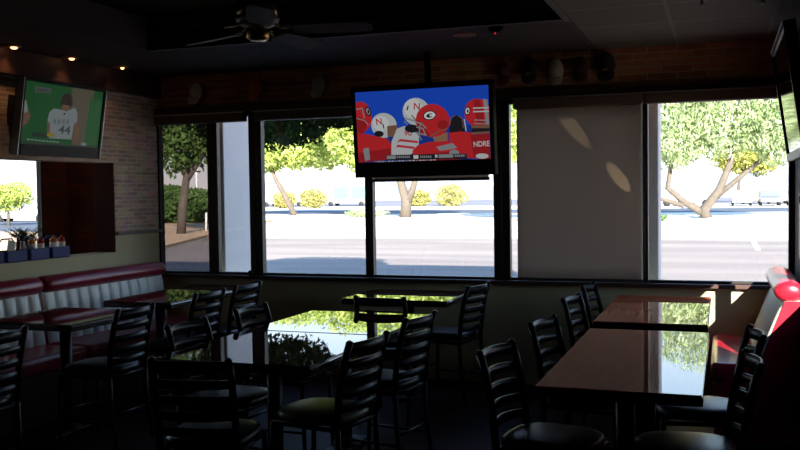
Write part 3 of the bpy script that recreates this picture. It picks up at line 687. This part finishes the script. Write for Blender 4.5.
for (a, b) in ((245, 308), (352, 410)): 
    for i in range(int((b-a)//9)): S.poly([(a+i*9, 384), (a+i*9+6, 384), (a+i*9+6, 394), (a+i*9, 394)], GR)
S.poly([(322, 382), (344, 381), (344, 397), (322, 398)], (.5, .5, .5)); S.poly([(420, 380), (431, 380), (431, 393), (420, 394)], WH)
S.poly([(502, 379), (558, 378), (558, 391), (502, 392)], (.05, .05, .06))
for i in range(5): S.poly([(508+i*9, 381), (514+i*9, 381), (514+i*9, 390), (508+i*9, 390)], GR)
for i in range(18): S.poly([(140+i*16, 408-i*.4), (151+i*16, 408-i*.4), (151+i*16, 412-i*.4), (140+i*16, 412-i*.4)], WH if i % 3 else GR)
S.ell(600, 404, 24, 5, HB)
S.m.build('screen', S.mats, tv)
MB().box(-.16, .16, .08, .14, -.1, .1).build('wall_bracket', MT['iron'], tv)
b_ = MB(); b_.tube([(0, .12, .05), (0, .2, .3), (0, .2, .56)], .025, 10); b_.build('mount_arm', MT['iron'], tv)

# left set, high on the left wall, tipped forward
tv = empty('television', (-4.36, 5.28, 2.065), 0, label='flat television showing a baseball player in white on green grass, high on the left wall', cat='television')
tv.rotation_euler = (math.radians(9), 0, PI/2)
W2, H2 = .80, .42
tv_body(tv, W2, H2, .02, .075, .022, .06)
def conv2(x, y):
    u = (x-98)/402.0; top = 35+45*u; bot = 355+22*u; return u, (y-top)/(bot-top)
GAIN = .6
S = Screen(W2, H2, conv2)
GN = (.012, .070, .020); GN2 = (.02, .09, .028); TN = (.085, .075, .05); JW = (.17, .20, .21); HR = (.02, .015, .012); SK2 = (.13, .07, .045); GY = (.07, .08, .075)
S.poly([(98, 35), (500, 80), (500, 377), (98, 355)], GN)
S.poly([(330, 60), (450, 74), (430, 375), (360, 372), (320, 200)], TN); S.poly([(430, 110), (500, 130), (500, 377), (420, 370)], GN2)
S.poly([(98, 130), (110, 135), (128, 195), (138, 215), (125, 250), (100, 270)], SK2); S.poly([(98, 130), (108, 135), (122, 190), (98, 205)], JW)
S.poly([(225, 190), (245, 172), (290, 178), (310, 185), (352, 165), (368, 190), (372, 235), (355, 255), (350, 330), (235, 325), (232, 255), (218, 235)], JW)
S.poly([(218, 238), (234, 250), (236, 310), (222, 290)], SK2); S.poly([(358, 248), (374, 235), (392, 300), (390, 345), (365, 330)], SK2)
S.ell(306, 135, 31, 42, HR); S.poly([(284, 150), (326, 155), (320, 182), (286, 178)], SK2)
S.text('44', 310, 283, 62, (.05, .055, .065), 4, 1.0)
for i in range(4): S.poly([(248+i*22, 226), (262+i*22, 226), (262+i*22, 250), (248+i*22, 250)], (.11, .13, .14))
S.ell(300, 198, 5, 5, HR)
S.poly([(145, 62), (222, 70), (220, 98), (144, 90)], GY); S.poly([(155, 72), (212, 78), (211, 92), (154, 86)], (.02, .03, .03)); 
for i in range(4): S.poly([(160+i*13, 75+i*1.5), (168+i*13, 76+i*1.5), (168+i*13, 88+i*1.5), (160+i*13, 87+i*1.5)], GY)
S.poly([(150, 295), (225, 300), (225, 322), (150, 316)], (.02, .025, .025)); S.poly([(222, 296), (258, 299), (258, 318), (222, 315)], (.22, .17, .02))
for i in range(9): S.poly([(128+i*18, 328+i*1.6), (141+i*18, 329+i*1.6), (141+i*18, 336+i*1.6), (128+i*18, 335+i*1.6)], JW)
S.poly([(404, 345), (432, 348), (432, 362), (404, 360)], JW); S.poly([(98, 345), (500, 366), (500, 377), (98, 355)], (.03, .035, .03))
S.m.build('screen', S.mats, tv)
MB().box(-W2/2-.026, -W2/2-.021, -.014, .05, -H2/2-.075, H2/2+.02).build('side_trim', MT['silver'], tv); MB().box(W2/2+.021, W2/2+.026, -.014, .05, -H2/2-.075, H2/2+.02).build('side_trim', MT['silver'], tv)
MB().box(-.14, .14, .06, .37, -.1, .1).build('wall_bracket', MT['iron'], tv)

# right set, seen nearly edge on, its dark glass mirroring the trees
tv = empty('television', (.345, 5.70, 2.02), 0, label='switched-off dark television on the right wall seen edge-on, mirroring trees', cat='television')
tv.rotation_euler = (math.radians(8), 0, -PI/2)
tv_body(tv, 1.14, .62, .03, .05, .03, .05)
MB().box(-.57, .57, -.003, .003, -.31, .31).build('screen', MT['gloss_black'], tv)
MB().box(-.15, .15, .05, .09, -.12, .12).build('wall_bracket', MT['iron'], tv)
MB().box(-.60, .60, -.016, -.012, .335, .341).build('edge_trim', MT['silver'], tv)

# ---------------------------------------------------------------- ceiling fan
fan = empty('ceiling_fan', (-2.075, 3.88, ZT), label='brass ceiling fan with five dark wooden blades', cat='ceiling fan')
MB().lathe([(.02, 0), (.07, 0), (.065, -.03), (.025, -.05)], (0, 0, 0), 24).build('canopy', MT['brass'], fan)
MB().tube([(0, 0, -.04), (0, 0, -.38)], .011, 12).build('downrod', MT['brass'], fan)
MB().lathe([(.03, -.36), (.08, -.37), (.098, -.39), (.098, -.445), (.09, -.46)], (0, 0, 0), 32).build('motor_housing', MT['brass'], fan)
MB().lathe([(.088, -.458), (.105, -.47), (.095, -.495), (.06, -.51)], (0, 0, 0), 32).build('lower_ring', MT['white_metal'], fan)
MB().lathe([(.045, -.505), (.055, -.515), (.055, -.56), (.04, -.572), (.01, -.575)], (0, 0, 0), 28).build('switch_housing', MT['brass'], fan)
for k in range(5):
    a = math.radians(12+72*k); R = Matrix.Rotation(a, 4, 'Z') @ Matrix.Translation((0, 0, -.525)) @ Matrix.Rotation(math.radians(-12), 4, 'X')
    out = [(.17, -.045), (.20, -.055), (.45, -.062), (.53, -.055), (.55, -.03), (.55, .03), (.53, .055), (.45, .062), (.20, .055), (.17, .045)]
    m = MB(); vs = [R @ Vector((x, y, z)) for z in (-.003, .003) for x, y in out]; n = len(out)
    m.add(vs, [tuple(range(n-1, -1, -1)), tuple(range(n, 2*n))] + [(i, (i+1) % n, n+(i+1) % n, n+i) for i in range(n)])
    bl = m.build('blade', MT['blade'], fan)
    m = MB(); m.tube([R @ Vector(p) for p in ((.08, 0, .03), (.12, 0, .012), (.17, .02, .006), (.23, .03, .006))], .007, 8)
    m.tube([R @ Vector(p) for p in ((.12, 0, .012), (.17, -.02, .006), (.23, -.03, .006))], .007, 8); m.build('blade_iron', MT['brass'], bl)
MB().tube([(.03, -.04, -.57), (.03, -.04, -.64)], .0015, 6).build('pull_chain', MT['brass'], fan)

# recessed lights along the left side
warm = emis('warm_bulb', (1.0, .48, .18), 5.0)
for (x, y, lb, kk) in ((-4.62, 5.08, 'small recessed ceiling light with a warm glow, nearest the left photo edge', 1), (-4.61, 5.66, 'small recessed ceiling light with a warm glow, middle one above the baseball screen', .8), (-4.58, 6.23, 'small recessed ceiling light, dimmest, toward the brick corner', .35)):
    t = empty('recessed_light', (x, y, ZC), label=lb, cat='ceiling light', group='recessed lights along the left wall')
    MB().lathe([(.042, -.001), (.068, -.001), (.066, -.007), (.045, -.010)], (0, 0, 0), 28).build('trim_ring', mat('copper_ring', (.55, .28, .14), .35, metal=.6), t)
    MB().lathe([(.010, -.006), (.024*kk**.5, -.010), (.020*kk**.5, -.018), (.008, -.022)], (0.015, .01, 0), 20).build('bulb', warm, t)
    d = bpy.data.lights.new('recessed_glow', 'SPOT'); d.energy = .5*kk; d.color = (1, .55, .28); d.spot_size = 1.7; d.spot_blend = .8; d.shadow_soft_size = .03
    l = bpy.data.objects.new('recessed_glow', d); COL.objects.link(l); l.location = (0, 0, -.04); l.parent = t
t = empty('recessed_light', (-1.62, 5.9, ZC), label='unlit recessed ceiling light above the big screen', cat='ceiling light', group=None)
MB().lathe([(.05, -.001), (.08, -.001), (.078, -.007), (.052, -.009)], (0, 0, 0), 28).build('trim_ring', mat('copper_ring_dim', (.3, .12, .07), .5), t)
t = empty('smoke_detector', (-1.37, 5.75, ZC), label='small dark ceiling detector with a red light, above the big screen', cat='smoke detector')
MB().lathe([(.05, 0), (.048, -.025), (.03, -.035), (.005, -.036)], (0, 0, 0), 24).build('cover', MT['black'], t)
MB().lathe([(.002, -.03), (.006, -.034), (.006, -.042), (.002, -.045)], (0.0, -.02, 0), 10).build('indicator', MT['redled'], t)
for (x, y, lb) in ((-.11, 5.25, 'small ceiling sprinkler head with a white tip, nearer the middle'), (.2, 5.32, 'small ceiling sprinkler head with a white tip, nearer the right set')):
    t = empty('sprinkler', (x, y, ZC), label=lb, cat='sprinkler', group='ceiling sprinklers')
    MB().lathe([(.025, 0), (.025, -.006), (.008, -.01), (.007, -.045), (.003, -.046)], (0, 0, 0), 16).build('stem', MT['bronze'], t)
    MB().lathe([(.004, -.044), (.016, -.048), (.016, -.056), (.004, -.060)], (0, 0, 0), 16).build('deflector', MT['white_plastic'], t)

# ---------------------------------------------------------------- caps hung on the brick above the windows
def cap(x, z, m, badge, label, rot, brimm=None, s=1.0):
    t = empty('baseball_cap', (x, YW-.052, z), label=label, cat='cap', group='caps hung above the windows'); t.rotation_euler = (0, rot, 0); t.scale = (s*.82, s, s)
    # crown: dome bulging toward -y
    mb = MB(); n, k = 20, 7; vs = []; fs = []
    for i in range(k):
        a = PI/2*i/(k-1); r = math.cos(a)
        for j in range(n):
            th = 2*PI*j/n; vs.append((.068*r*math.cos(th), .035-.085*math.sin(a), .02+.085*r*math.sin(th)*(1.0 if math.sin(th) > 0 else .8)))
    fs = [(i*n+j, i*n+(j+1) % n, (i+1)*n+(j+1) % n, (i+1)*n+j) for i in range(k-1) for j in range(n)] + [tuple(range(n))]
    mb.add(vs, fs, 0, True); mb.build('crown', m, t)
    mb = MB(); vs = []; n = 12
    for i in range(n+1):
        u = -1+2*i/n
        for j in range(5):
            q = j/4; hw = .068*(1-.08*q*q); vs.append((u*hw, -.005-.02*(1-u*u)-.012*q, -.03-q*.062*math.sqrt(max(0, 1-.7*u*u))))
    fs = [(i*5+j, i*5+j+1, i*5+j+6, i*5+j+5) for i in range(n) for j in range(4)]
    mb.add(vs, fs, 0, True); b = mb.build('brim', brimm or m, t); so = b.modifiers.new('th', 'SOLIDIFY'); so.thickness = .004
    MB().lathe([(.001, -.001), (.006, 0), (.005, .004), (.001, .005)], (0, -.052, .02), 10).build('button', m, t)
    if badge: MB().box(-.018, .018, -.058, -.045, -.022, -.010).build('badge', badge, t, bevel=.003)
cap(-4.313, 2.374, MT['cap_grey'], MT['cap_olive'], 'pale cream cap hung at the left end of the row above the windows', .15)
cap(-3.730, 2.374, MT['cap_orange'], None, 'orange cap hung above the post between the first two windows', -.1)
cap(-3.148, 2.374, MT['cap_olive'], None, 'grey-olive cap hung above the second window, left of the big screen', .1)
cap(-1.594, 2.399, MT['cap_maroon'], None, 'dark maroon cap hung just right of the big screen', -.15)
cap(-1.390, 2.399, MT['cap_black'], MT['cap_gold'], 'black cap with a small gold badge, left of the cream cap', .0)
cap(-1.191, 2.384, MT['cap_white'], MT['cap_gold'], 'cream white cap hung in the middle of the right-hand row', .0, None, 1.05)
cap(-1.007, 2.394, MT['cap_maroon'], MT['cap_maroon'], 'dark maroon cap hung between the cream cap and the end black cap', .0)
cap(-0.818, 2.399, MT['cap_black'], MT['cap_gold'], 'black cap with a gold badge at the right end of the row', .0, None, 1.15)

# ---------------------------------------------------------------- ledge: caddies, bottles, plant
def bottle(x, y, z, m, label, h=.15, r=.027, lab=True):
    t = empty('squeeze_bottle' if lab else 'sauce_bottle', (x, y, z), label=label, cat='bottle', group='condiment bottles on the ledge')
    if lab:
        MB().lathe([(r*.8, 0), (r, .006), (r, .118), (r*.9, .122)], (0, 0, 0), 16).build('body', m, t)
        MB().lathe([(r+.0008, .05), (r+.0008, .114)], (0, 0, 0), 16).build('paper_label', MT['label_w'], t)
        MB().lathe([(r*.95, .122), (r*.95, .142), (r*.35, .148), (r*.2, .163)], (0, 0, 0), 14).build('cap', m, t)
    else:
        MB().lathe([(r*.8, 0), (r, .006), (r, h*.62), (r*.75, h*.72), (r*.45, h*.76)], (0, 0, 0), 16).build('body', m, t)
        MB().lathe([(r*.5, h*.76), (r*.5, h*.82), (r*.45, h*.95), (r*.3, h)], (0, 0, 0), 12).build('cap', m, t)
def caddy(y, L, label, i):
    x = XL-.09
    t = empty('condiment_caddy', (x, y, 1.04), label=label, cat='caddy', group='blue caddies on the ledge')
    m = MB(); hx, hy, th = .065, L/2, .006
    m.box(-hx, hx, -hy, hy, 0, th); m.box(-hx, -hx+th, -hy, hy, th, .085); m.box(hx-th, hx, -hy, hy, th, .085); m.box(-hx+th, hx-th, -hy, -hy+th, th, .085); m.box(-hx+th, hx-th, hy-th, hy, th, .085)
    m.box(-hx+th, hx-th, -.003, .003, th, .075)
    m.build('tray', MT['bluepl'], t, bevel=.003)
    MB().tube([(-.03, -hy+.003, .07), (-.03, -hy+.01, .13), (-.03, -hy*.5, .165), (-.03, hy*.5, .165), (-.03, hy-.01, .13), (-.03, hy-.003, .07)], .005, 8).build('handle', MT['bluepl'], t)
specs = [(5.0, .20, 'blue condiment caddy on the left ledge, cut by the photo edge'), (5.235, .19, 'blue condiment caddy on the ledge, second from the photo edge'), (5.465, .19, 'blue condiment caddy on the ledge, second from the brick corner'), (5.695, .19, 'blue condiment caddy on the ledge, nearest the brick corner')]
where = ['in the caddy cut by the photo edge', 'in the second caddy from the photo edge', 'in the second caddy from the brick corner', 'in the caddy nearest the brick corner']
for i, (y, L, lb) in enumerate(specs):
    caddy(y, L, lb, i); x = XL-.062; z = 1.0465
    if i in (0, 2, 3):
        bottle(x, y-.045, z, MT['mustard'], 'orange-topped mustard bottle with a white label, ' + where[i])
        bottle(x, y+.045, z, MT['ketchup'], 'red ketchup bottle with a white label, ' + where[i])
    else:
        bottle(x, y+.05, z, MT['brownb'], 'slim brown sauce bottle, ' + where[i], .19, .02, False)
        c = MB(); c.box(-.003, .003, -.035, .035, 0, .15); o = c.build('menu_card', MT['card'], loc=(XL-.06, y-.045, z)); o.rotation_euler = (math.radians(-12), 0, 0)
        tag(o, 'small pale menu card leaning in the caddy beside the brown bottle', 'card')
c = MB(); c.box(-.003, .003, -.03, .03, 0, .13); o = c.build('menu_card', MT['card'], loc=(XL-.125, 5.42, 1.0465)); o.rotation_euler = (math.radians(14), 0, 0)
tag(o, 'small white card tucked behind the mustard, second caddy from the brick corner', 'card')
t = empty('potted_palm', (-5.30, 5.92, 0), label='spiky green potted palm behind the ledge in front of the bright side window', cat='plant')
MB().lathe([(.13, 0), (.17, .3), (.18, .34), (.15, .34), (.14, .32)], (0, 0, 0), 24).build('pot', MT['terracotta'], t)
m = MB(); m.tube([(0, 0, .3), (.02, 0, .75), (0, .02, 1.10)], .03, 8); m.build('stem', MT['bark_dk'], t)
m = MB()
for k in range(26):
    a = k*2.399; el = random.uniform(.15, 1.25); L = random.uniform(.22, .33)
    p = Vector((0, .02, 1.10)); d = Vector((math.cos(a)*math.cos(el), math.sin(a)*math.cos(el), math.sin(el))); prev = p; side = Vector((-math.sin(a), math.cos(a), 0))
    for q in range(9):
        nx = p + d*(L*(q+1)/9) + Vector((0, 0, -.13*((q+1)/9)**2))
        for s in (-1, 1):
            b0 = (prev+nx)/2; tip = b0 + side*s*(.09*(1-abs(q-3)/9)) + d*.05
            m.add([b0-d*.006, tip, b0+d*.006], [(0, 1, 2)])
        m.add([prev-side*.003, prev+side*.003, nx+side*.002, nx-side*.002], [(0, 1, 2, 3)])
        prev = nx
m.build('fronds', MT['leaf_palm'], t)
tag(MB().lathe([(.01, 0), (.024, .004), (.029, .02), (.024, .038), (.008, .045)], (0, 0, 0), 18).build('round_knob', MT['black'], loc=(-3.80, YW-.042, SILL)), 'small dark round knob sitting on the sill below the first window post', 'knob')
